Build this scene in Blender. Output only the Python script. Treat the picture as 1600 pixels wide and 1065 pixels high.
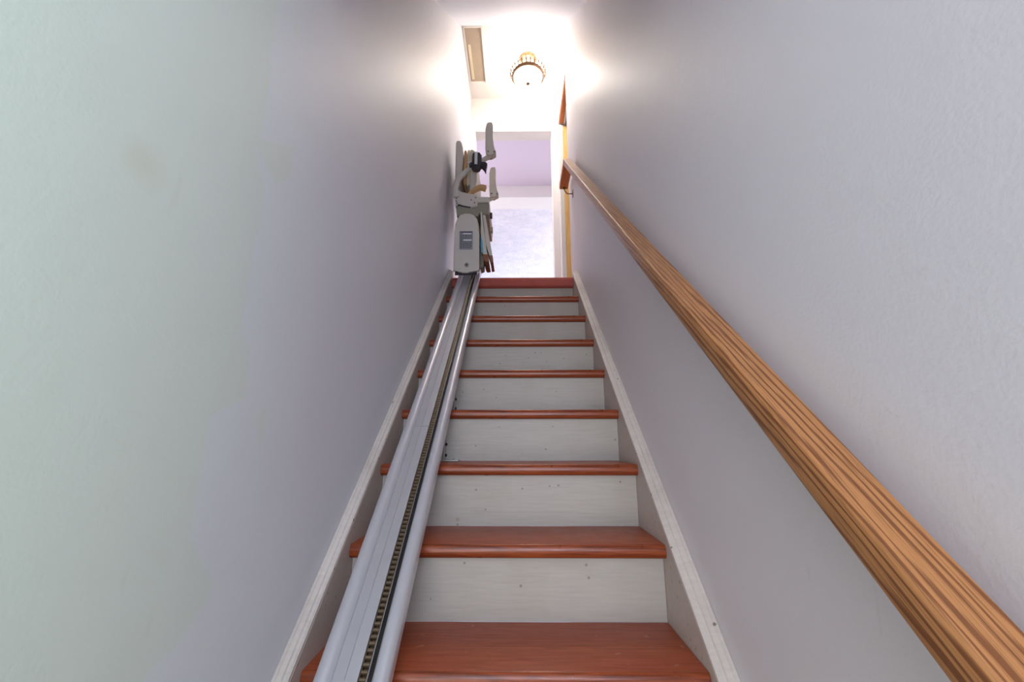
import bpy, bmesh, math, random
from mathutils import Vector, Matrix
random.seed(4)
for o in list(bpy.data.objects): bpy.data.objects.remove(o)
SC = bpy.context.scene
C = SC.collection

# ---------------------------------------------------------------- camera, world, lights, exposure
cam = bpy.data.objects.new('camera', bpy.data.cameras.new('camera')); C.objects.link(cam)
cam.data.sensor_width = 36; cam.data.lens = 14.904; cam.data.clip_start = 0.02
cam.rotation_euler = (math.radians(90 + 12.957), 0, 0.01123)
SC.camera = cam
SC.view_settings.view_transform = 'Standard'; SC.view_settings.look = 'None'
SC.view_settings.gamma = 1; SC.view_settings.use_curve_mapping = False
SC.view_settings.exposure = 0.0
w = bpy.data.worlds.new('world'); SC.world = w; w.use_nodes = True
w.node_tree.nodes['Background'].inputs[0].default_value = (0.75, 0.82, 1, 1)
w.node_tree.nodes['Background'].inputs[1].default_value = 0.6

def area(name, loc, target, sx, sy, power, col):
    l = bpy.data.lights.new(name, 'AREA'); l.shape = 'RECTANGLE'; l.size = sx; l.size_y = sy
    l.energy = power; l.color = col
    o = bpy.data.objects.new(name, l); C.objects.link(o); o.location = loc
    o.rotation_euler = (Vector(target) - Vector(loc)).to_track_quat('-Z', 'Y').to_euler()
    return o
# lower room: daylight behind and beside the foot of the stairs, and a fill
area('lower_room_daylight', (-0.9, -2.2, -0.55), (0.1, 1.2, 0.4), 1.1, 1.1, 26, (1.0, 0.94, 0.89))
area('lower_room_side_window', (1.9, -0.9, 0.15), (-0.5, 0.5, 0.0), 1.0, 0.9, 18, (0.52, 1.0, 0.62))
area('lower_room_up_fill', (0.1, -1.3, 0.3), (0.1, 1.6, 1.9), 0.9, 0.9, 31, (0.78, 0.83, 1.0))  # added bluish fill, aimed up to brighten the upper stair walls
# daylight of the room beyond the landing, and an added fill
area('upper_room_window', (2.6, 7.0, 2.1), (-1.0, 6.6, 3.2), 2.4, 1.5, 90, (0.88, 0.89, 1.0))
area('upper_room_far_fill', (0.2, 9.4, 2.2), (0, 2.5, 2.2), 3.2, 1.4, 60, (0.66, 0.74, 1.0))  # added unseen source, sends bluish light through the doorway onto the stair walls
area('upper_room_window_left', (-2.6, 5.2, 2.0), (0.5, 4.8, 3.1), 1.4, 1.4, 55, (0.92, 0.88, 1.0))

# ---------------------------------------------------------------- materials
def S(r, g, b):
    f = lambda v: (v/255/12.92) if v/255 <= .04045 else ((v/255 + .055)/1.055)**2.4
    return (f(r), f(g), f(b), 1)
class NT:
    def __init__(s, name):
        s.m = bpy.data.materials.new(name); s.m.use_nodes = True
        s.t = s.m.node_tree; s.b = s.t.nodes['Principled BSDF']
    def n(s, typ, ins=None, **kw):
        x = s.t.nodes.new(typ)
        for k, v in kw.items(): setattr(x, k, v)
        for k, v in (ins or {}).items():
            if hasattr(v, 'is_output'): s.t.links.new(v, x.inputs[k])
            else: x.inputs[k].default_value = v
        return x
    def link(s, a, b): s.t.links.new(a, b)
    def co(s, scale=(1, 1, 1)):
        return s.n('ShaderNodeMapping', {0: s.n('ShaderNodeTexCoord').outputs['Object'], 'Scale': scale}).outputs[0]
    def noise(s, scale, det=4, co=None, rough=.5, dist=0):
        return s.n('ShaderNodeTexNoise', {'Vector': co or s.co(), 'Scale': scale, 'Detail': det, 'Roughness': rough, 'Distortion': dist}).outputs['Fac']
    def ramp(s, f, stops):
        r = s.n('ShaderNodeValToRGB', {0: f}); e = r.color_ramp.elements
        while len(e) < len(stops): e.new(.5)
        for i, (p, c) in enumerate(stops): e[i].position = p; e[i].color = c
        return r.outputs[0]
    def mix(s, f, a, b, mode='MIX'):
        x = s.n('ShaderNodeMix', data_type='RGBA', blend_type=mode)
        for i, v in ((0, f), (6, a), (7, b)):
            if hasattr(v, 'is_output'): s.link(v, x.inputs[i])
            else: x.inputs[i].default_value = v
        return x.outputs[2]
    def math(s, op, a, b=0.0, c=0.0):
        return s.n('ShaderNodeMath', {0: a, 1: b, 2: c}, operation=op).outputs[0]
    def bump(s, h, st, dist=.01):
        s.link(s.n('ShaderNodeBump', {'Height': h, 'Strength': st, 'Distance': dist}).outputs[0], s.b.inputs['Normal'])
    def base(s, c, rough=.5, metal=0, spec=None):
        if hasattr(c, 'is_output'): s.link(c, s.b.inputs['Base Color'])
        else: s.b.inputs['Base Color'].default_value = c
        s.b.inputs['Roughness'].default_value = rough; s.b.inputs['Metallic'].default_value = metal
        if spec is not None: s.b.inputs['Specular IOR Level'].default_value = spec
        return s.m
BLK = (0, 0, 0, 1); WHT = (1, 1, 1, 1)

def specks(k, scale, size, amount=1.0, co=None):
    """small dark marks: 1 where a mark is"""
    v = k.n('ShaderNodeTexVoronoi', {'Vector': co or k.co(), 'Scale': scale, 'Randomness': 1.0})
    m = k.math('LESS_THAN', v.outputs['Distance'], size)
    r = k.n('ShaderNodeSeparateColor', {0: v.outputs['Color']}).outputs[0]
    return k.math('MULTIPLY', m, k.math('LESS_THAN', r, amount))

def wall_paint(name, col, patch=False, rough=.5, texture=.12):
    k = NT(name)
    c = k.mix(k.math('MULTIPLY', k.noise(1.3, 3), .5), col, tuple(x*.94 for x in col[:3]) + (1,))
    c = k.mix(k.math('MULTIPLY', specks(k, 16, .035, .10), .45), c, S(110, 104, 92))
    streak = k.ramp(k.noise(26, 3, k.co((1, 1, .28))), [(.72, BLK), (.78, WHT)])
    c = k.mix(k.math('MULTIPLY', streak, .10), c, S(130, 125, 118))
    if patch:   # a slightly greener area of the wall, with a ragged edge
        xyz = k.n('ShaderNodeSeparateXYZ', {0: k.n('ShaderNodeTexCoord').outputs['Object']})
        vor = k.n('ShaderNodeTexVoronoi', {'Vector': k.co(), 'Scale': 5.5})
        r = k.n('ShaderNodeSeparateColor', {0: vor.outputs['Color']}).outputs[1]
        edge = k.math('MULTIPLY_ADD', r, .16, xyz.outputs[1])
        lim = k.math('MINIMUM', k.math('MULTIPLY_ADD', xyz.outputs[2], 1.1, 1.02), .80)
        m = k.math('LESS_THAN', edge, lim)
        c = k.mix(k.math('MULTIPLY', m, .5), c, S(216, 220, 208))
        st = k.n('ShaderNodeVectorMath', {0: k.n('ShaderNodeTexCoord').outputs['Object'], 1: (-.47, .466, .339)}, operation='DISTANCE').outputs['Value']
        st = k.math('ADD', st, k.math('MULTIPLY', k.noise(30), .03))
        c = k.mix(k.ramp(st, [(.02, (.2, .2, .2, 1)), (.055, BLK)]), c, S(196, 176, 140))
    h = k.math('ADD', k.math('MULTIPLY', k.noise(170, 3), .35), k.noise(9, 3))
    k.bump(h, texture, .01)
    return k.base(c, rough)
M = {}
M['wall_l'] = wall_paint('wall_paint_left', S(222, 222, 228), patch=True)
M['wall_r'] = wall_paint('wall_paint_right', S(224, 221, 225))
M['white'] = wall_paint('white_paint', S(240, 236, 232), rough=.5, texture=.05)
M['ceil'] = wall_paint('ceiling_paint', S(240, 241, 248), rough=.7, texture=.05)
M['lav'] = wall_paint('lavender_ceiling_paint', S(222, 210, 226), rough=.7, texture=.03)
k = NT('stippled_ceiling'); n = k.noise(45, 6, rough=.7)
c = k.mix(k.ramp(k.noise(7, 6, rough=.7), [(.35, BLK), (.65, WHT)]), S(226, 226, 236), S(246, 243, 250)); k.bump(n, .9, .02); M['stipple'] = k.base(c, .9)

def painted_wood(name, col, dark, sp=.5, grime=.55):
    k = NT(name)
    g = k.noise(9, 5, k.co((1, 12, 12)), dist=.4)
    c = k.mix(k.ramp(g, [(.35, BLK), (.75, WHT)]), col, tuple(x*.90 for x in col[:3]) + (1,))
    b = k.noise(5, 4)
    c = k.mix(k.ramp(b, [(grime, BLK), (.75, (.35, .35, .35, 1))]), c, dark)
    c = k.mix(k.math('MULTIPLY', specks(k, 34, .13, .22), sp), c, S(96, 74, 52))
    ring = k.n('ShaderNodeTexVoronoi', {'Vector': k.co(), 'Scale': 7.0})
    d = ring.outputs['Distance']
    rr = k.n('ShaderNodeSeparateColor', {0: ring.outputs['Color']}).outputs[2]
    knot = k.math('MULTIPLY', k.math('LESS_THAN', d, .055), k.math('LESS_THAN', rr, .3))
    c = k.mix(k.math('MULTIPLY', knot, .35), c, S(140, 120, 92))
    k.bump(g, .15, .004)
    return k.base(c, .5)
M['riser'] = painted_wood('riser_paint', S(184, 179, 170), S(160, 148, 128))
M['stringer'] = painted_wood('stringer_paint', S(196, 184, 174), S(166, 148, 134), .35)
M['mould'] = painted_wood('moulding_paint', S(224, 216, 208), S(150, 140, 128), .75, .42)

def stained(name, a, b, rough=.33, dust=True):
    k = NT(name)
    g = k.noise(6, 6, k.co((1.2, 22, 22)), dist=1.2)
    c = k.mix(k.ramp(g, [(.35, BLK), (.68, WHT)]), a, b)
    if dust:
        c = k.mix(k.math('MULTIPLY', k.ramp(k.noise(38, 4), [(.66, BLK), (.74, WHT)]), .35), c, S(206, 160, 138))
    k.link(k.math('MULTIPLY_ADD', k.noise(20, 3), .25, rough - .1), k.b.inputs['Roughness'])
    k.bump(g, .12, .003)
    m = k.base(c, rough)
    return m
M['tread'] = stained('red_brown_tread_stain', S(168, 82, 47), S(142, 60, 30))
M['nosing'] = stained('nosing_wood', S(160, 76, 38), S(104, 44, 20), .28, False)

def oak(name, a, b, c3, rough=.38, along='X'):
    k = NT(name)
    co = k.n('ShaderNodeTexCoord').outputs['Object']
    mp = k.n('ShaderNodeMapping', {0: co, 'Scale': (.35, 9, 9), 'Rotation': (0, 0, .012)}).outputs[0]
    wv = k.n('ShaderNodeTexWave', {'Vector': mp, 'Scale': 6.2, 'Distortion': 6.5, 'Detail': 3.0, 'Detail Scale': 1.0, 'Detail Roughness': .6}, bands_direction='DIAGONAL').outputs['Fac']
    fine = k.noise(4, 6, k.n('ShaderNodeMapping', {0: co, 'Scale': (3, 110, 110)}).outputs[0], rough=.65)
    c = k.mix(k.ramp(wv, [(.08, WHT), (.40, BLK)]), a, b)
    c = k.mix(k.ramp(fine, [(.5, BLK), (.66, (.75, .75, .75, 1))]), c, c3)
    k.bump(k.math('MULTIPLY', fine, -1.0), .2, .003)
    return k.base(c, rough)
M['oak'] = oak('oak', S(180, 124, 74), S(124, 74, 38), S(114, 70, 40))
M['oak_end'] = oak('oak_underside', S(214, 126, 58), S(176, 92, 34), S(158, 80, 30))
k = NT('pine'); g = k.noise(5, 5, k.co((14, 14, .8)), dist=1)
c = k.mix(k.ramp(g, [(.3, BLK), (.7, WHT)]), S(244, 206, 138), S(226, 174, 100))
v = k.n('ShaderNodeTexVoronoi', {'Vector': k.co((.9, .9, .55)), 'Scale': 22.0})
kn = k.math('MULTIPLY', k.math('LESS_THAN', v.outputs['Distance'], .17), k.math('LESS_THAN', k.n('ShaderNodeSeparateColor', {0: v.outputs['Color']}).outputs[0], .3))
M['pine'] = k.base(k.mix(kn, c, S(116, 60, 22)), .5)
k = NT('red_carpet'); n = k.noise(420, 3); n2 = k.noise(16, 3)
c = k.mix(n2, S(208, 116, 104), S(186, 94, 84)); c = k.mix(k.math('MULTIPLY', n, .5), c, S(206, 120, 108)); k.bump(n, .8, .006)
M['carpet'] = k.base(c, .95, spec=.1)
k = NT('brown_carpet'); M['brown'] = k.base(S(130, 112, 98), .95, spec=.1); k.bump(k.noise(300), .5, .005)

def plain(name, col, rough=.5, metal=0, n=.06, scale=30):
    k = NT(name); c = k.mix(k.math('MULTIPLY', k.noise(scale, 4), n*6 if n*6 < 1 else 1), col, tuple(x*.86 for x in col[:3]) + (1,))
    return k.base(c, rough, metal)
M['alu'] = plain('anodised_aluminium', S(214, 214, 220), .34, .45, .05, 60)
M['alu_plate'] = plain('aluminium_plate', S(200, 200, 204), .5, .55, .08, 40)
M['steel'] = plain('bright_steel', S(215, 215, 215), .25, 1)
M['grime'] = plain('greasy_channel', S(38, 36, 34), .6, .2)
M['chain'] = plain('greasy_chain', S(120, 104, 84), .4, .8, .12, 200)
M['bracket'] = plain('galvanised_bracket', S(170, 172, 170), .45, .8)
M['plastic'] = plain('cream_grey_plastic', S(208, 204, 195), .42)
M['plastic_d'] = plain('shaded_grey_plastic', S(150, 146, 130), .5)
M['pad'] = plain('arm_pad_plastic', S(212, 208, 196), .4)
M['tan'] = plain('tan_upholstery', S(206, 166, 118), .8, 0, .1, 80)
M['cream'] = plain('cream_upholstery', S(226, 214, 188), .8, 0, .08, 80)
M['black'] = plain('black_plastic', S(46, 42, 50), .4)
M['silver'] = plain('chrome_knob', S(210, 212, 216), .22, 1)
M['label'] = plain('label_grey', S(146, 148, 154), .5)
M['ink'] = plain('label_ink', S(78, 80, 88), .6)
M['labelwhite'] = plain('label_white', S(222, 224, 228), .5)
M['blue'] = plain('blue_film', S(92, 172, 206), .4)
M['rust'] = plain('brown_rubber', S(150, 96, 70), .7, 0, .14, 90)
M['brass'] = plain('antique_brass', S(104, 74, 50), .45, .5, .14, 120)
M['hatch'] = plain('hatch_board', S(176, 160, 140), .55, 0, .15, 14)
M['bronze'] = plain('aged_bronze', S(120, 96, 66), .42, .9)
k = NT('lit_glass'); k.b.inputs['Emission Color'].default_value = (1, .91, .80, 1); k.b.inputs['Emission Strength'].default_value = 66
M['glass'] = k.base(S(255, 248, 232), .3)
k = NT('lit_bulb'); k.b.inputs['Emission Color'].default_value = (1, .88, .74, 1); k.b.inputs['Emission Strength'].default_value = 40; M['bulb'] = k.base(S(255, 250, 240), .3)

# ---------------------------------------------------------------- mesh helpers
def mesh(name, bm, mat, parent=None, loc=None, smooth=False, kind=None, label=None):
    bmesh.ops.recalc_face_normals(bm, faces=bm.faces)
    me = bpy.data.meshes.new(name); bm.to_mesh(me); bm.free()
    for m in (mat if isinstance(mat, (list, tuple)) else [mat]): me.materials.append(m)
    if smooth:
        for p in me.polygons: p.use_smooth = True
        me.set_sharp_from_angle(angle=math.radians(38))
    o = bpy.data.objects.new(name, me); C.objects.link(o)
    if loc is not None: o.location = loc
    if parent: o.parent = parent
    if kind: o['kind'] = kind
    if label: o['label'] = label
    return o
def box(bm, x0, x1, y0, y1, z0, z1, bev=0, mi=0):
    r = bmesh.ops.create_cube(bm, size=1)
    for v in r['verts']:
        v.co = ((x0+x1)/2 + v.co.x*(x1-x0), (y0+y1)/2 + v.co.y*(y1-y0), (z0+z1)/2 + v.co.z*(z1-z0))
    fs = set(f for v in r['verts'] for f in v.link_faces)
    for f in fs: f.material_index = mi
    if bev:
        es = list(set(e for v in r['verts'] for e in v.link_edges))
        bmesh.ops.bevel(bm, geom=es, offset=bev, segments=2, affect='EDGES')
def prism(bm, pts, y0, y1, axis='Y', bev=0, shear=0, mi=0, seg=2):
    """outline pts in the plane across `axis`, extruded from y0 to y1; shear lifts the far end"""
    def P(p, t, far):
        if axis == 'Y': return (p[0], t, p[1] + (shear*(y1-y0) if far else 0))
        if axis == 'X': return (t, p[0], p[1])
        return (p[0], p[1], t)
    a = [bm.verts.new(P(p, y0, False)) for p in pts]; b = [bm.verts.new(P(p, y1, True)) for p in pts]
    n = len(pts); fs = [bm.faces.new(a), bm.faces.new(b[::-1])]
    for i in range(n): fs.append(bm.faces.new((a[i], a[(i+1) % n], b[(i+1) % n], b[i])))
    for f in fs: f.material_index = mi
    if bev:
        es = list(set(list(fs[0].edges) + list(fs[1].edges)))
        bmesh.ops.bevel(bm, geom=es, offset=bev, segments=seg, affect='EDGES')
def tube(bm, pts, r, seg=12, mi=0, caps=True):
    pts = [Vector(p) for p in pts]; rings = []
    rr = r if isinstance(r, (list, tuple)) else [r]*len(pts)
    up = Vector((0.13, .21, 1)).normalized()
    for i, p in enumerate(pts):
        d = (pts[min(i+1, len(pts)-1)] - pts[max(i-1, 0)]).normalized()
        u = d.cross(up)
        if u.length < .05: u = d.cross(Vector((1, 0, 0)))
        u.normalize(); v = d.cross(u)
        rings.append([bm.verts.new(p + (u*math.cos(2*math.pi*j/seg) + v*math.sin(2*math.pi*j/seg))*rr[i]) for j in range(seg)])
    for a, b in zip(rings, rings[1:]):
        for j in range(seg): bm.faces.new((a[j], a[(j+1) % seg], b[(j+1) % seg], b[j])).material_index = mi
    if caps: bm.faces.new(rings[0][::-1]).material_index = mi; bm.faces.new(rings[-1]).material_index = mi
def lathe(bm, prof, cx=0, cy=0, seg=32, cz=0):
    rings = []
    for r, z in prof:
        if r < 1e-5: rings.append([bm.verts.new((cx, cy, cz+z))])
        else: rings.append([bm.verts.new((cx + r*math.cos(2*math.pi*j/seg), cy + r*math.sin(2*math.pi*j/seg), cz+z)) for j in range(seg)])
    for a, b in zip(rings, rings[1:]):
        for j in range(seg):
            q = (j+1) % seg
            if len(a) == 1: bm.faces.new((a[0], b[j], b[q]))
            elif len(b) == 1: bm.faces.new((a[j], a[q], b[0]))
            else: bm.faces.new((a[j], a[q], b[q], b[j]))
def smooth_path(pts, n=5):
    out = []; P = [Vector(p) for p in pts]
    for i in range(len(P)-1):
        p0, p1, p2, p3 = P[max(i-1, 0)], P[i], P[i+1], P[min(i+2, len(P)-1)]
        for j in range(n):
            t = j/n
            out.append(.5*((2*p1) + (p2-p0)*t + (2*p0-5*p1+4*p2-p3)*t*t + (3*p1-p0-3*p2+p3)*t**3))
    return out + [P[-1]]
def thing(name, label, cat, loc=(0, 0, 0), group=None):
    o = bpy.data.objects.new(name, None); C.objects.link(o); o.location = loc; o.empty_display_size = .1
    o['label'] = label; o['category'] = cat
    if group: o['group'] = group
    return o
def tag(o, label, cat, group=None):
    o['label'] = label; o['category'] = cat
    if group: o['group'] = group
    return o
def struct(name, bm, mat, parent=None):
    o = mesh(name, bm, mat, parent)
    if not parent: o['kind'] = 'structure'
    return o
def B(*a, **k):
    bm = bmesh.new(); box(bm, *a, **k); return bm

# ---------------------------------------------------------------- the setting
RUN, RISE, Y0, Z0 = .21935, .19, .982, -.4613
SL = RISE/RUN
def nz(y): return Z0 + SL*(y - Y0)           # height of the nosing line
XL, XR = -.4405, .3885                        # inner faces of the stringers
WL, WR = -.470, .425                          # walls
LAND = Z0 + 8*RISE                            # landing floor
FLOOR = Z0 - 5*RISE                           # lower floor
HC = 3.5                                      # hall ceiling
YB = 3.79                                     # wall at the back of the landing

struct('wall_left', B(WL-.12, WL, .02, YB, FLOOR-.1, HC+.3), M['wall_l'])
bm = bmesh.new()                              # right wall with the doorway of the landing cut in
box(bm, WR, WR+.12, .02, 3.06, FLOOR-.1, HC+.3)
box(bm, WR, WR+.12, 3.06, 3.70, 3.105, HC+.3)
box(bm, WR, WR+.12, 3.70, YB, FLOOR-.1, HC+.3)
box(bm, WR, WR+.12, 3.06, 3.70, FLOOR-.1, LAND-.03)
struct('wall_right', bm, M['wall_r'])
bm = bmesh.new()                              # wall at the back of the landing, with the doorway
DL, DR, DH = -.42, .366, 3.098
box(bm, -3.1, DL, YB, YB+.14, LAND-.3, HC+.3)
box(bm, DR, 3.1, YB, YB+.14, LAND-.3, HC+.3)
box(bm, DL, DR, YB, YB+.14, DH, HC+.3)
struct('wall_back', bm, M['white'])
# sloped ceiling over the stairs, then the level ceiling of the landing
CS = .98; cz = lambda y: 2.551 + CS*(y - 2.016)
bm = bmesh.new(); prism(bm, [(.42, cz(.42)), (2.945, cz(2.945)), (2.945, HC+.3), (.42, HC+.3)], WL, WR, axis='X')
struct('ceiling_slope', bm, M['ceil'])
struct('ceiling', B(WL, WR, 2.945, YB, HC, HC+.1), M['white'])
# lower room around the camera
bm = bmesh.new(); box(bm, -2.4, 2.6, -3.0, .42, cz(.42), cz(.42)+.1); struct('ceiling_lower', bm, M['ceil'])
struct('floor', B(-2.4, 2.6, -3.0, Y0-4*RUN+.1, FLOOR-.1, FLOOR), M['brown'])
bm = bmesh.new(); box(bm, -2.5, -2.4, -3, .02, FLOOR-.1, 1.1); box(bm, -2.5, WL-.12, .02, .12, FLOOR-.1, 1.1); struct('wall_lower_left', bm, M['wall_l'])
bm = bmesh.new(); box(bm, 2.6, 2.7, -3, .02, FLOOR-.1, 1.1); box(bm, WR+.12, 2.7, .02, .12, FLOOR-.1, 1.1); struct('wall_lower_right', bm, M['wall_r'])
struct('wall_lower_back', B(-2.5, 2.7, -3.1, -3.0, FLOOR-.1, 1.1), M['wall_r'])
# landing slab, upper room
struct('floor_landing', B(WL, WR+.12, 2.78, YB+.14, LAND-.25, LAND-.002), M['riser'])
struct('floor_upper_room', B(-3, 3, YB+.14, 9.6, LAND-.1, LAND), M['brown'])
UB = 5.38
struct('ceiling_upper_near', B(-3, 3, YB+.14, UB, HC, HC+.1), M['lav'])
struct('trim_beam', B(-3, 3, UB, UB+.32, 3.32, HC+.1, bev=.004), M['white'])
struct('ceiling_upper_far', B(-3, 3, UB+.32, 9.6, HC, HC+.1), M['stipple'])
struct('wall_upper_left', B(-3.1, -3, YB+.14, 9.6, LAND-.1, HC+.1), M['white'])
struct('wall_upper_right', B(3, 3.1, YB+.14, 9.6, LAND-.1, HC+.1), M['white'])
struct('wall_upper_far', B(-3, 3, 9.6, 9.7, LAND-.1, HC+.1), M['white'])
# side room behind the landing doorway
bm = bmesh.new(); box(bm, 1.9, 2.0, 2.2, YB, LAND-.1, HC); box(bm, WR+.12, 2.0, 2.1, 2.2, LAND-.1, HC); box(bm, WR+.12, 2.0, 2.1, YB, HC, HC+.1); box(bm, WR+.12, 2.0, 2.1, YB, LAND-.1, LAND)
struct('wall_side_room', bm, M['white'])

# landing doorway in the right wall: pine jamb, oak head, stops
d = bpy.data.objects.new('door_1', None); C.objects.link(d); d['kind'] = 'structure'; d.location = (.48, 3.4, LAND)
def dpart(name, mat, *a, label=None, **kk):
    o = mesh(name, B(*a, **kk), mat, None, label=label)
    o.parent = d; o.matrix_parent_inverse = Matrix.Translation(-Vector(d.location)); return o
dpart('jamb', M['pine'], .468, .545, 3.672, 3.700, LAND, 3.06, bev=.002, label='bare knotty pine jamb')
dpart('jamb_face', M['white'], .427, .467, 3.676, 3.700, LAND, 3.075, bev=.002)
dpart('head_casing', M['oak_end'], .434, .476, 2.93+.14, 3.672, 3.083, 3.105, bev=.003, label='orange oak head strip')
dpart('door_stop', M['white'], .478, .492, 3.07, 3.672, 3.078, 3.105, bev=.002)
dpart('head_track', M['label'], .494, .54, 3.07, 3.672, 3.066, 3.105, bev=.002, label='grey metal head strip')

# ---------------------------------------------------------------- staircase
st = thing('staircase', 'straight flight of stairs with red-brown treads and off-white risers between two walls', 'staircase')
TH = .0344
def tread_bm(w):
    bm = bmesh.new(); pts = []
    # outline in (y,z): y=0 at the front edge
    r = TH/2
    pts = [(RUN+.028, 0), (RUN+.028, -TH)]
    for i in range(9):
        a = -math.pi/2 - math.pi*i/8
        pts.append((r*.62 + r*.62*math.cos(a), -r + r*math.sin(a)))
    n = len(pts)
    a = [bm.verts.new((XL+.001, y, z)) for y, z in pts]; b = [bm.verts.new((XR-.001, y, z)) for y, z in pts]
    bm.faces.new(a); bm.faces.new(b[::-1])
    for i in range(n):
        f = bm.faces.new((a[i], a[(i+1) % n], b[(i+1) % n], b[i]))
        if 2 <= i <= 9: f.material_index = 1
    return bm
tread0 = None; riser0 = None
for nn in range(-4, 8):
    loc = (0, Y0 + nn*RUN, Z0 + nn*RISE)
    if tread0 is None:
        tread0 = mesh('tread', tread_bm(0), [M['tread'], M['nosing']], st, loc, smooth=True)
    else:
        o = tread0.copy(); C.objects.link(o); o.location = loc
for nn in range(-4, 9):
    y = Y0 + nn*RUN + .029; zt = Z0 + nn*RISE - (TH if nn < 8 else .012); zb = Z0 + (nn-1)*RISE
    bm = B(XL+.001, XR-.001, y, y+.018, zb+.0005, zt-.0005)
    for v in bm.verts: v.co.x += nn*1.7; v.co.y -= y    # each riser shows its own stretch of the grain
    o = mesh('riser', bm, M['riser'], st, (-nn*1.7, y, 0))
def strg(name, x0, x1):
    bm = bmesh.new()
    ya, yb = .03, 2.80
    yb2 = (LAND - .0 - Z0)/SL + Y0
    o1 = .037
    pts = [(ya, nz(ya)+o1), (yb-.02, nz(yb-.02)+o1), (yb-.02, LAND-.02), (yb, LAND-.25), (yb-.1, LAND-.42), (ya+.35, nz(ya)-.22), (ya, max(FLOOR, nz(ya)-.3))]
    prism(bm, pts, x0, x1, axis='X'); return mesh(name, bm, M['stringer'], st)
strg('stringer', WL+.002, XL); strg('stringer', XR, WR-.002)
def moulding(side):
    # profile across the wall: (distance from the wall, height above nosing line)
    if side < 0: prof = [(0, .034), (0, .060), (.005, .060), (.0075, .056), (.0165, .0555), (.0185, .051), (.024, .0505), (.028, .046), (.028, .034)]
    else: prof = [(0, .026), (0, .052), (.006, .052), (.009, .0475), (.020, .0465), (.0225, .0415), (.030, .041), (.037, .036), (.037, .026)]
    bm = bmesh.new(); ya, yb = .03, 2.775
    X = (lambda t: WL+.0008+t) if side < 0 else (lambda t: WR-.0008-t)
    a = [bm.verts.new((X(t), ya, nz(ya)+h)) for t, h in prof]; b = [bm.verts.new((X(t), yb, nz(yb)+h)) for t, h in prof]
    n = len(prof); bm.faces.new(a); bm.faces.new(b[::-1])
    for i in range(n): bm.faces.new((a[i], a[(i+1) % n], b[(i+1) % n], b[i]))
    return mesh('moulding', bm, M['mould'], st)
moulding(-1); moulding(1)

# carpet on the landing, rolled over the front edge
bm = bmesh.new(); yf = Y0 + 8*RUN
prof = [(YB+.10, LAND+.001), (YB+.10, LAND+.012), (yf+.10, LAND+.012), (yf+.02, LAND+.019), (yf+.002, LAND+.017), (yf-.012, LAND+.007), (yf-.018, LAND-.008), (yf-.018, LAND-.030), (yf-.012, LAND-.046), (yf+.004, LAND-.055), (yf+.028, LAND-.052), (yf+.028, LAND-.012), (yf+.04, LAND+.001)]
prism(bm, prof, XL+.002, XR-.002, axis='X')
tag(mesh('carpet', bm, M['carpet'], smooth=True), 'red carpet rolled over the front edge of the top landing', 'carpet')

# ---------------------------------------------------------------- handrail on the right wall
hr = thing('handrail', 'varnished oak handrail running up the right wall', 'handrail')
HX0, HX1 = .340, .397; HS = .912
rz = lambda y: HS*y - .490                    # height of the top edge
ang = math.atan(HS)
def rail_section(ya, yb, gap=.0):
    L = (yb-ya)/math.cos(ang)
    # local frame: X along the rail, Y towards the wall (-world X side is y=0), Z up from the rail
    t = .040; w = HX1-HX0
    prof = [(0.004, 0.0), (0.0015, -.002), (0, -.006), (0, -t+.006), (.0015, -t+.002), (.006, -t), (w-.006, -t), (w-.001, -t+.004), (w, -t+.008), (w, -.006), (w-.0015, -.002), (w-.004, 0)]
    bm = bmesh.new(); n = len(prof)
    a = [bm.verts.new((gap, y, z)) for y, z in prof]; b = [bm.verts.new((L-gap, y, z)) for y, z in prof]
    bm.faces.new(a); bm.faces.new(b[::-1])
    for i in range(n): bm.faces.new((a[i], a[(i+1) % n], b[(i+1) % n], b[i]))
    o = mesh('rail', bm, M['oak'], hr, smooth=True)
    ex = Vector((0, math.cos(ang), math.sin(ang))); ey = Vector((1, 0, 0)); ez = Vector((0, -math.sin(ang), math.cos(ang)))
    m = Matrix((ex, ey, ez)).transposed().to_4x4(); m.translation = (HX0, ya, rz(ya))
    o.matrix_basis = m
    return o
YSP = 1.61
rail_section(.05, YSP, .0009); rail_section(YSP, 2.705, .0009)
# level return at the top
bm = bmesh.new(); box(bm, 0, .285, 0, HX1-HX0+.008, -.044, 0, bev=.003)
o = mesh('rail_return', bm, M['oak_end'], hr, label='short level oak return at the top end')
m = Matrix((Vector((0, 1, 0)), Vector((1, 0, 0)), Vector((0, 0, 1)))).transposed().to_4x4(); m.translation = (HX0-.002, 2.69, 1.945)
o.matrix_basis = m
def bracket(y, z, yw, zw, x=.375):
    bm = bmesh.new()
    tube(bm, smooth_path([(x, y, z), (x, y-.006, z-.022), (x+.012, (y+yw)/2-.008, zw+.030), (WR-.004, yw, zw)], 5), .0045, 8)
    o = mesh('bracket', bm, M['bronze'], hr, smooth=True)
    bm = bmesh.new(); lathe(bm, [(0, -.0), (.016, 0), (.016, .003), (.010, .006), (0, .006)], seg=16)
    for v in bm.verts: v.co = Vector((x, y, z)) + Vector((v.co.x, v.co.y, -v.co.z))
    mesh('cup_plate', bm, M['bronze'], o, smooth=True)
    bm = bmesh.new(); box(bm, WR-.004, WR-.0005, yw-.011, yw+.011, zw-.030, zw+.030, bev=.0015)
    mesh('wall_plate', bm, M['bronze'], o)
bracket(2.955, 1.901, 2.85, 1.785)
bracket(.62, rz(.62)-.050, .60, rz(.62)-.125, .364)

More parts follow.
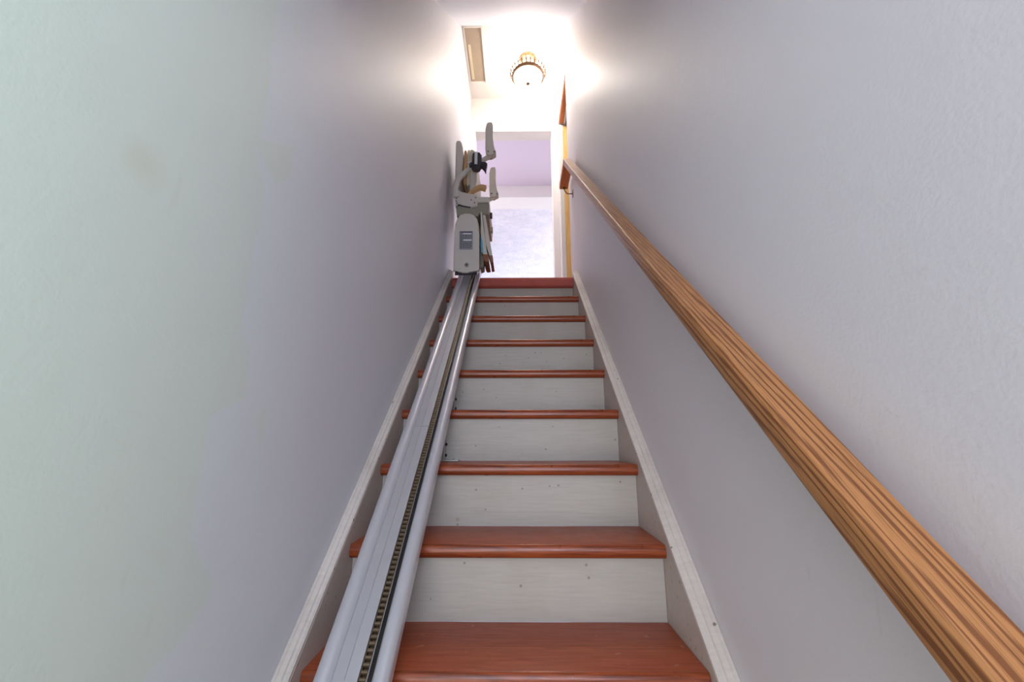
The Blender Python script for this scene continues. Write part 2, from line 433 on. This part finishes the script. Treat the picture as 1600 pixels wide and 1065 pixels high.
# ---------------------------------------------------------------- stairlift track
tk = thing('stairlift_track', 'aluminium stairlift track running up the left side of the stairs', 'stairlift track', (-.32, .9, nz(.9)))
TA = math.atan(SL); TY0, TY1 = .02, 2.80
H = .080                                      # top of the tubes above the nosing line, measured vertically
# local frame: X along the track, Y to the right across it, Z out from the slope
tex = Vector((0, math.cos(TA), math.sin(TA))); tey = Vector((-1, 0, 0)); tez = Vector((0, -math.sin(TA), math.cos(TA)))
TM = Matrix((tex, tey, tez)).transposed().to_4x4(); TM.translation = (-.315, TY0, nz(TY0) + H)
TL = (TY1-TY0)/math.cos(TA)
def tpart(name, bm, mat, parent=tk, smooth=False, label=None):
    o = mesh(name, bm, mat, parent, smooth=smooth, label=label)
    # keep world placement under an Empty that is itself translated
    o.matrix_basis = Matrix.Translation(-Vector(tk.location)) @ TM if parent == tk else Matrix.Identity(4)
    return o
def tprof(prof, x0=0, x1=TL):
    bm = bmesh.new(); n = len(prof)
    a = [bm.verts.new((x0, y, z)) for y, z in prof]; b = [bm.verts.new((x1, y, z)) for y, z in prof]
    bm.faces.new(a); bm.faces.new(b[::-1])
    for i in range(n): bm.faces.new((a[i], a[(i+1) % n], b[(i+1) % n], b[i]))
    return bm
# local y = -(X + .315):  X -.39 -> y .075 ; X -.243 -> y -.072
def ly(x): return -(x + .315)
def tubeprof(xc, r, depth):
    pts = []
    for i in range(13):
        a = math.pi*i/12
        pts.append((ly(xc) + r*math.cos(a), -r + r*math.sin(a)))
    for i in range(5):
        a = math.pi + math.pi*i/4
        pts.append((ly(xc) + r*math.cos(a), -depth + r*.5*math.sin(a)))
    return pts
tpart('side_tube', tprof(tubeprof(-.3705, .0185, .034)), M['alu'], smooth=True)
tpart('side_tube', tprof(tubeprof(-.2600, .0172, .034)), M['alu'], smooth=True)
tpart('centre_plate', tprof([(ly(-.3525), -.012), (ly(-.3290), -.0105), (ly(-.3283), -.0125), (ly(-.3268), -.0125), (ly(-.326), -.0105), (ly(-.3035), -.0105), (ly(-.3035), -.040), (ly(-.3525), -.040)], 0, 1.93), M['alu_plate'])
tpart('centre_plate', tprof([(ly(-.3525), -.012), (ly(-.3290), -.0105), (ly(-.3283), -.0125), (ly(-.3268), -.0125), (ly(-.326), -.0105), (ly(-.3035), -.0105), (ly(-.3035), -.040), (ly(-.3525), -.040)], 1.932, TL), M['alu_plate'])
tpart('chain_channel', tprof([(ly(-.3033), -.022), (ly(-.2770), -.022), (ly(-.2770), -.040), (ly(-.3033), -.040)]), M['grime'])
tpart('edge_strip', tprof([(ly(-.2868), -.0105), (ly(-.2850), -.0105), (ly(-.2850), -.0218), (ly(-.2868), -.0218)]), M['steel'], label='thin bright steel strip')
# roller chain: one object per link
chn = tpart('chain', tprof([(ly(-.2995), -.0205), (ly(-.2900), -.0205), (ly(-.2900), -.0218), (ly(-.2995), -.0218)], .01, TL-.01), M['chain'])
link0 = None; PITCH = .0127; xs = .02; cnt = 0
while xs < TL-.03 and cnt < 290:
    if link0 is None:
        bm = bmesh.new(); r = .0043
        tube(bm, [(0, ly(-.3005), -.0158), (0, ly(-.2890), -.0158)], r, 8)
        box(bm, -.0035, .0085, ly(-.3022), ly(-.3007), -.0205, -.0125); box(bm, -.0035, .0085, ly(-.2888), ly(-.2876), -.0205, -.0125)
        link0 = mesh('chain_link', bm, M['chain'], chn, smooth=True); o = link0
    else:
        o = link0.copy(); C.objects.link(o)
    o.location = (xs, 0, 0); xs += PITCH; cnt += 1
# mounting feet on the treads
def foot(n, xr):
    yb = Y0 + (n+1)*RUN + .029; z = Z0 + n*RISE
    bm = bmesh.new()
    bx = xr-.004
    box(bm, -.395, xr+.048, yb-.034, yb-.004, z+.0005, z+.0045, bev=.001)     # foot plate on the tread
    box(bm, bx-.004, bx, yb-.034, yb-.004, z+.0045, z+.075, bev=.001)
    box(bm, -.38, -.376, yb-.034, yb-.004, z+.0045, z+.075, bev=.001)
    box(bm, -.38, bx, yb-.030, yb-.008, z+.060, z+.064)
    o = mesh('mounting_foot', bm, M['bracket'], tk); o.location = -Vector(tk.location)
    for (sx, sz) in ((xr+.030, None), (xr+.001, z+.020), (xr+.001, z+.060)):
        b2 = bmesh.new()
        if sz is None: lathe(b2, [(0, .0035), (.005, .002), (.006, 0), (0, 0)], sx, yb-.019, 10, z+.0046)
        else:
            tube(b2, [(bx, yb-.019, sz), (bx+.006, yb-.019, sz)], .0052, 8)
        mesh('screw', b2, M['grime'] if sz else M['steel'], o)
foot(2, -.266); foot(3, -.266); foot(-2, -.286); foot(6, -.286)

# ---------------------------------------------------------------- stairlift chair, folded, at the top
LC = Vector((-.31, 2.6, 1.03))
ch = thing('stairlift_chair', 'cream grey stairlift chair folded up and parked at the top of its track', 'stairlift chair', LC)
def cpart(name, bm, mat, smooth=True, parent=ch, label=None):
    o = mesh(name, bm, mat, parent, smooth=smooth, label=label)
    if parent == ch: o.location = -LC
    return o
def PR(pts, y0, y1, bev=0, shear=0, seg=2):
    bm = bmesh.new(); prism(bm, pts, y0, y1, bev=bev, shear=shear, seg=seg); return bm
# motor carriage: rounded shoulder housing; its underside follows the track
hp = [(-.400, 1.20), (-.401, 1.30), (-.396, 1.355), (-.385, 1.395), (-.366, 1.422), (-.335, 1.432), (-.300, 1.430), (-.276, 1.418), (-.256, 1.392), (-.245, 1.350), (-.240, 1.28), (-.238, 1.17), (-.238, 1.02), (-.400, 1.02)]
bm = bmesh.new(); n = len(hp); ya, yb = 2.50, 2.74
def low(y, z): return z if z > 1.1 else z + SL*(y-2.5)
a = [bm.verts.new((x, ya, z)) for x, z in hp]; b = [bm.verts.new((x, yb, low(yb, z))) for x, z in hp]
f0 = bm.faces.new(a); f1 = bm.faces.new(b[::-1])
for i in range(n): bm.faces.new((a[i], a[(i+1) % n], b[(i+1) % n], b[i]))
bmesh.ops.bevel(bm, geom=list(f0.edges), offset=.010, segments=3, affect='EDGES')
hs = cpart('carriage_housing', bm, M['plastic'])
# lower cover with shaped bottom edge
bm = PR([(-.394, 1.168), (-.237, 1.168), (-.235, 1.028), (-.250, 1.024), (-.270, 1.022), (-.296, 1.020), (-.304, 1.012), (-.340, 1.012), (-.350, 1.020), (-.372, 1.026), (-.395, 1.024)], 2.486, 2.502, bev=.003)
cv = cpart('lower_cover', bm, M['plastic'])
bm = bmesh.new(); tube(bm, [(-.313, 2.4855, 1.062), (-.313, 2.480, 1.062)], .0135, 20); cpart('lock_ring', bm, M['plastic_d'], parent=cv)
bm = bmesh.new(); tube(bm, [(-.313, 2.4800, 1.062), (-.313, 2.477, 1.062)], .0065, 14); cpart('key_slot', bm, M['ink'], parent=cv)
bm = bmesh.new(); box(bm, -.388, -.25, 2.502, 2.74, 1.000, 1.028)
for v in bm.verts:
    if v.co.y > 2.6: v.co.z += SL*.24
cpart('roller_block', bm, M['black'], smooth=False)
# rating label with print lines
lb = cpart('rating_label', PR([(-.366, 1.300), (-.280, 1.300), (-.279, 1.174), (-.364, 1.174)], 2.4975, 2.5005), M['label'], smooth=False)
bm = bmesh.new(); random.seed(7)
z = 1.293; box(bm, -.362, -.284, 2.4966, 2.4976, 1.291, 1.298)
for i in range(9):
    z = 1.272 - i*.0105
    x = -.360
    while x < -.290:
        L = random.uniform(.008, .022); box(bm, x, min(x+L, -.285), 2.4966, 2.4976, z-.0026, z+.0012); x += L + .004
cpart('print', bm, M['ink'], False, lb)
bm = bmesh.new(); box(bm, -.342, -.288, 2.4960, 2.4966, 1.278, 1.286); box(bm, -.340, -.286, 2.4960, 2.4966, 1.232, 1.243); cpart('white_field', bm, M['labelwhite'], False, lb)
# swivel base and seat frame
bm = bmesh.new()
prism(bm, [(-.392, 1.425), (-.250, 1.425), (-.248, 1.468), (-.270, 1.482), (-.330, 1.488), (-.386, 1.505), (-.398, 1.47)], 2.53, 2.80, bev=.004)
cpart('swivel_base', bm, M['plastic_d'])
bm = PR([(-.404, 1.500), (-.412, 1.56), (-.413, 1.62), (-.400, 1.640), (-.372, 1.600), (-.330, 1.588), (-.262, 1.586), (-.258, 1.500), (-.300, 1.486), (-.345, 1.494), (-.380, 1.512)], 2.53, 2.60, bev=.005)
sf = cpart('side_frame', bm, M['plastic'])
bm = bmesh.new()
for x, z in ((-.398, 1.555), (-.397, 1.535), (-.392, 1.520), (-.300, 1.543), (-.276, 1.522), (-.270, 1.560)):
    tube(bm, [(x, 2.531, z), (x, 2.527, z)], .0042, 8)
cpart('bolt', bm, M['ink'], parent=sf)
bm = PR([(-.385, 1.512), (-.345, 1.499), (-.300, 1.490), (-.300, 1.484), (-.345, 1.491), (-.387, 1.504)], 2.526, 2.532); cpart('gap_strip', bm, M['black'], False, sf)
bm = PR([(-.405, 1.60), (-.412, 1.66), (-.406, 1.69), (-.392, 1.675), (-.352, 1.600), (-.352, 1.56), (-.395, 1.56)], 2.93, 3.0, bev=.004)
cpart('side_frame', bm, M['plastic'])
bm = PR([(-.268, 1.450), (-.184, 1.452), (-.180, 1.520), (-.184, 1.532), (-.268, 1.532)], 2.55, 2.96, bev=.004)
sb = cpart('seat_support', bm, M['plastic_d'])
cpart('cover_plate', PR([(-.270, 1.534), (-.182, 1.534), (-.182, 1.570), (-.187, 1.576), (-.270, 1.576)], 2.545, 2.96, bev=.003), M['pad'], parent=sb)
bm = bmesh.new(); tube(bm, [(-.18, 2.66, 1.500), (-.166, 2.66, 1.500)], .022, 18); cpart('swivel_knob', bm, M['black'], parent=sb)
# folded backrest, cushion and seat
cpart('backrest', PR([(-.416, 1.64), (-.418, 2.000), (-.412, 2.016), (-.392, 2.018), (-.379, 2.000), (-.370, 1.96), (-.366, 1.88), (-.368, 1.76), (-.380, 1.68), (-.400, 1.63)], 2.55, 2.96, bev=.008, seg=3), M['plastic'])
bk = cpart('back_cushion', PR([(-.366, 1.72), (-.362, 1.95), (-.356, 1.965), (-.345, 1.955), (-.340, 1.90), (-.345, 1.70), (-.356, 1.69)], 2.58, 2.93, bev=.006, seg=3), M['tan'], label='tan back cushion')
cpart('seat_cushion', PR([(-.342, 1.70), (-.340, 1.96), (-.330, 1.972), (-.322, 1.965), (-.320, 1.70), (-.335, 1.685)], 2.585, 2.94, bev=.006, seg=3), M['cream'], label='cream folded seat cushion')
cpart('seat_shell', PR([(-.319, 1.585), (-.319, 1.968), (-.305, 1.968), (-.284, 1.950), (-.272, 1.90), (-.272, 1.72), (-.284, 1.60)], 2.58, 2.94, bev=.007, seg=3), M['plastic'])
# arms: a curved flat link and an upright pad each
def arm(y, dz, lab):
    path = smooth_path([(-.397, y, 1.560+dz), (-.405, y, 1.630+dz), (-.385, y, 1.700+dz), (-.335, y, 1.755+dz), (-.275, y, 1.800+dz), (-.215, y, 1.845+dz), (-.178, y, 1.872+dz)], 5)
    bm = bmesh.new(); prev = None; w = .014; hgt = [.019 if i < 14 else .014 for i in range(len(path))]
    rings = []
    for i, p in enumerate(path):
        dd = (path[min(i+1, len(path)-1)] - path[max(i-1, 0)]).normalized(); nn_ = Vector((-dd.z, 0, dd.x))
        h = hgt[i]; q = []
        for (a_, b_) in ((-1, -.6), (-.6, -1), (.6, -1), (1, -.6), (1, .6), (.6, 1), (-.6, 1), (-1, .6)):
            q.append(bm.verts.new(p + nn_*h*a_ + Vector((0, w*b_, 0))))
        rings.append(q)
    for r0, r1 in zip(rings, rings[1:]):
        for j in range(8): bm.faces.new((r0[j], r0[(j+1) % 8], r1[(j+1) % 8], r1[j]))
    bm.faces.new(rings[0][::-1]); bm.faces.new(rings[-1])
    ar = cpart('arm', bm, M['plastic'])
    pts = [(-.203, 1.868), (-.208, 1.90), (-.210, 2.060), (-.205, 2.100), (-.196, 2.116), (-.166, 2.118), (-.160, 2.095), (-.160, 2.000), (-.157, 1.930), (-.138, 1.893), (-.136, 1.876), (-.146, 1.866), (-.172, 1.862), (-.188, 1.853)]
    bm = PR([(x, z+dz) for x, z in pts], y-.030, y+.024, bev=.006, seg=3)
    pd = cpart('arm_pad', bm, M['pad'], parent=ar)
    bm = bmesh.new(); tube(bm, [(-.189, y-.030, 1.884+dz), (-.189, y-.034, 1.884+dz)], .005, 10); tube(bm, [(-.148, y-.030, 1.881+dz), (-.148, y-.034, 1.881+dz)], .005, 10)
    cpart('rivet', bm, M['ink'], parent=pd)
    return ar
an = arm(2.525, 0, ''); arm(2.95, -.05, '')
# control box on the near arm, with grip and toggle
bm = bmesh.new(); zc = 1.785; lathe(bm, [(0, .058), (.028, .058), (.033, .050), (.033, -.050), (.028, -.060), (0, -.060)], -.262, 2.470, 8, zc)
cb = cpart('control_box', bm, M['black'], smooth=False, label='black control box with pale label')
bm = bmesh.new(); box(bm, -.273, -.254, 2.4370, 2.4392, zc-.038, zc+.050); cpart('control_label', bm, M['labelwhite'], False, cb)
bm = bmesh.new(); tube(bm, [(-.310, 2.478, 1.770), (-.290, 2.478, 1.770)], .018, 14); cpart('pivot', bm, M['black'], parent=cb)
bm = bmesh.new(); tube(bm, [(-.309, 2.462, 1.772), (-.309, 2.452, 1.772)], [.012, .009], 14); cpart('chrome_button', bm, M['silver'], parent=cb, label='bright round button')
bm = PR([(-.232, 1.790), (-.205, 1.788), (-.192, 1.778), (-.194, 1.755), (-.202, 1.735), (-.200, 1.712), (-.206, 1.716), (-.214, 1.742), (-.232, 1.752)], 2.470, 2.500, bev=.003); cpart('toggle', bm, M['black'], parent=cb)
# tan curved strap piece (folded seat link)
pth = smooth_path([(-.322, 2.555, 1.590), (-.288, 2.555, 1.625), (-.245, 2.555, 1.650), (-.205, 2.555, 1.642)], 5)
bm = bmesh.new(); rings = []
for i, p in enumerate(pth):
    dd = (pth[min(i+1, len(pth)-1)] - pth[max(i-1, 0)]).normalized(); nn_ = Vector((-dd.z, 0, dd.x)); h = .009 + .008*i/len(pth)
    rings.append([bm.verts.new(p + nn_*h*a_ + Vector((0, .016*b_, 0))) for a_, b_ in ((-1, -1), (1, -1), (1, 1), (-1, 1))])
for r0, r1 in zip(rings, rings[1:]):
    for j in range(4): bm.faces.new((r0[j], r0[(j+1) % 4], r1[(j+1) % 4], r1[j]))
bm.faces.new(rings[0][::-1]); bm.faces.new(rings[-1])
cpart('curved_link', bm, M['rust'] if False else M['tan'], label='tan curved link')
# footrest folded up against the carriage: two slabs with brown rubber ends
fr = cpart('footrest', PR([(-.226, 1.468), (-.206, 1.448), (-.161, 1.19), (-.156, 1.155), (-.174, 1.153), (-.200, 1.24)], 2.56, 2.72, bev=.003), M['pad'])
f2 = cpart('footrest', PR([(-.236, 1.460), (-.228, 1.462), (-.196, 1.19), (-.183, 1.153), (-.206, 1.149), (-.228, 1.18)], 2.54, 2.72, bev=.003), M['pad'])
cpart('rubber_end', PR([(-.174, 1.160), (-.155, 1.158), (-.149, 1.112), (-.168, 1.108)], 2.555, 2.72, bev=.002), M['rust'], parent=fr, label='brown rubber end')
cpart('rubber_end', PR([(-.214, 1.158), (-.183, 1.158), (-.175, 1.108), (-.198, 1.104), (-.210, 1.118)], 2.535, 2.72, bev=.002), M['rust'], parent=f2, label='brown rubber end')
cpart('blue_strip', PR([(-.231, 1.30), (-.222, 1.25), (-.213, 1.17), (-.222, 1.165), (-.232, 1.22)], 2.536, 2.545), M['blue'], parent=f2, label='pale blue strip')
bm = bmesh.new(); tube(bm, [(-.176, 2.60, 1.360), (-.158, 2.60, 1.360)], .022, 14); cpart('hinge', bm, M['plastic_d'], parent=fr)
cpart('hinge_bar', PR([(-.238, 1.03), (-.215, 1.04), (-.215, 1.46), (-.238, 1.46)], 2.60, 2.70, bev=.003), M['plastic_d'])
for o in [x for x in ch.children if x.name.startswith('hinge_bar')]:
    for v in o.data.vertices:
        if v.co.z < 1.1: v.co.z += .06

# ---------------------------------------------------------------- ceiling light of the landing
LX, LY = .112, 3.315
lp = thing('ceiling_light', 'brass ceiling light with glowing glass bowl and crown rim above the landing', 'ceiling light', (LX, LY, HC))
bm = bmesh.new(); lathe(bm, [(0, 0), (.082, 0), (.084, -.006), (.080, -.012), (.076, -.014), (.078, -.024), (.072, -.032), (.058, -.040), (.040, -.046), (0, -.046)]); mesh('canopy', bm, M['brass'], lp, smooth=True)
bm = bmesh.new(); lathe(bm, [(0, -.046), (.018, -.046), (.014, -.07), (.024, -.09), (.014, -.11), (.016, -.135), (.022, -.15), (.018, -.20), (.012, -.225), (0, -.228)]); mesh('stem', bm, M['brass'], lp, smooth=True)
bm = bmesh.new(); lathe(bm, [(.132, -.182), (.144, -.178), (.151, -.188), (.149, -.204), (.143, -.214), (.133, -.214), (.132, -.204), (.132, -.182)], seg=48); rim = mesh('rim', bm, M['brass'], lp, smooth=True)
fin0 = None
for i in range(26):                           # cast crown of pointed finials
    a = 2*math.pi*i/26
    if fin0 is None:
        bm = bmesh.new(); tube(bm, [(.146, 0, -.192), (.160, 0, -.180), (.163, 0, -.162), (.169, 0, -.144), (.173, 0, -.126)], [.007, .0045, .0085, .004, .0015], 8)
        fin0 = mesh('finial', bm, M['brass'], rim, smooth=True); o = fin0
    else:
        o = fin0.copy(); C.objects.link(o)
    o.rotation_euler = (0, 0, a)
bm = bmesh.new(); tube(bm, [(.163*math.cos(t*math.pi/18), .163*math.sin(t*math.pi/18), -.163) for t in range(37)], .0022, 6, caps=False); mesh('crown_ring', bm, M['brass'], rim, smooth=True)
for a in (0.6, 2.7, 4.8):                     # bulbs inside the open bowl, and the arms that carry it
    bx_, by_ = .062*math.cos(a), .062*math.sin(a)
    bm = bmesh.new(); lathe(bm, [(0, -.172), (.012, -.175), (.019, -.187), (.019, -.197), (.010, -.212), (.009, -.225), (0, -.226)], bx_, by_, 14); mesh('bulb', bm, M['bulb'], lp, smooth=True)
    l = bpy.data.lights.new('bulb_light', 'POINT'); l.energy = .6; l.color = (1, .90, .78); l.shadow_soft_size = .02
    lo = bpy.data.objects.new('bulb_light', l); C.objects.link(lo); lo.location = (LX+bx_*.5, LY+by_*.5, HC-.150)
    bm = bmesh.new(); tube(bm, [(.016*math.cos(a+1), .016*math.sin(a+1), -.175), (.134*math.cos(a+1), .134*math.sin(a+1), -.190)], .004, 8); mesh('arm', bm, M['brass'], lp, smooth=True)
bm = bmesh.new(); lathe(bm, [(.1315, -.1825), (.1315, -.206), (.127, -.222), (.112, -.240), (.086, -.257), (.05, -.268), (0, -.272)], seg=40); mesh('glass_bowl', bm, M['glass'], lp, smooth=True, label='glowing white glass bowl')
bm = bmesh.new(); lathe(bm, [(0, -.2715), (.014, -.273), (.021, -.278), (.018, -.285), (.008, -.289), (.005, -.296), (.007, -.302), (.003, -.310), (0, -.311)], seg=16); mesh('bottom_finial', bm, M['brass'], lp, smooth=True)

# hatch in the landing ceiling, beside the left wall
hx0, hx1, hy0, hy1 = -.452, -.306, 2.985, 3.560
ht = thing('ceiling_hatch', 'narrow tan hatch with white frame in the landing ceiling beside the left wall', 'hatch', ((hx0+hx1)/2, (hy0+hy1)/2, HC))
def hpart(name, bm, mat, label=None):
    o = mesh(name, bm, mat, ht, label=label); o.location = -Vector(ht.location); return o
hpart('panel', B(hx0, hx1, hy0, hy1, HC-.006, HC-.0005), M['hatch'])
bm = bmesh.new(); f = .014
box(bm, hx1, hx1+f, hy0-.0, hy1+f, HC-.016, HC-.0005, bev=.002); box(bm, hx0-f, hx0, hy0, hy1+f, HC-.016, HC-.0005, bev=.002)
box(bm, hx0, hx1, hy1, hy1+f, HC-.016, HC-.0005, bev=.002); box(bm, hx0-f, hx1+f, hy0-f, hy0, HC-.016, HC-.0005, bev=.002)
hpart('frame', bm, M['white'])
hpart('panel_strip', B(hx0+.016, hx0+.040, hy0+.16, hy1-.03, HC-.014, HC-.006, bev=.002), M['cream'], 'pale narrow strip')  # pale raised strip along one side of the panel
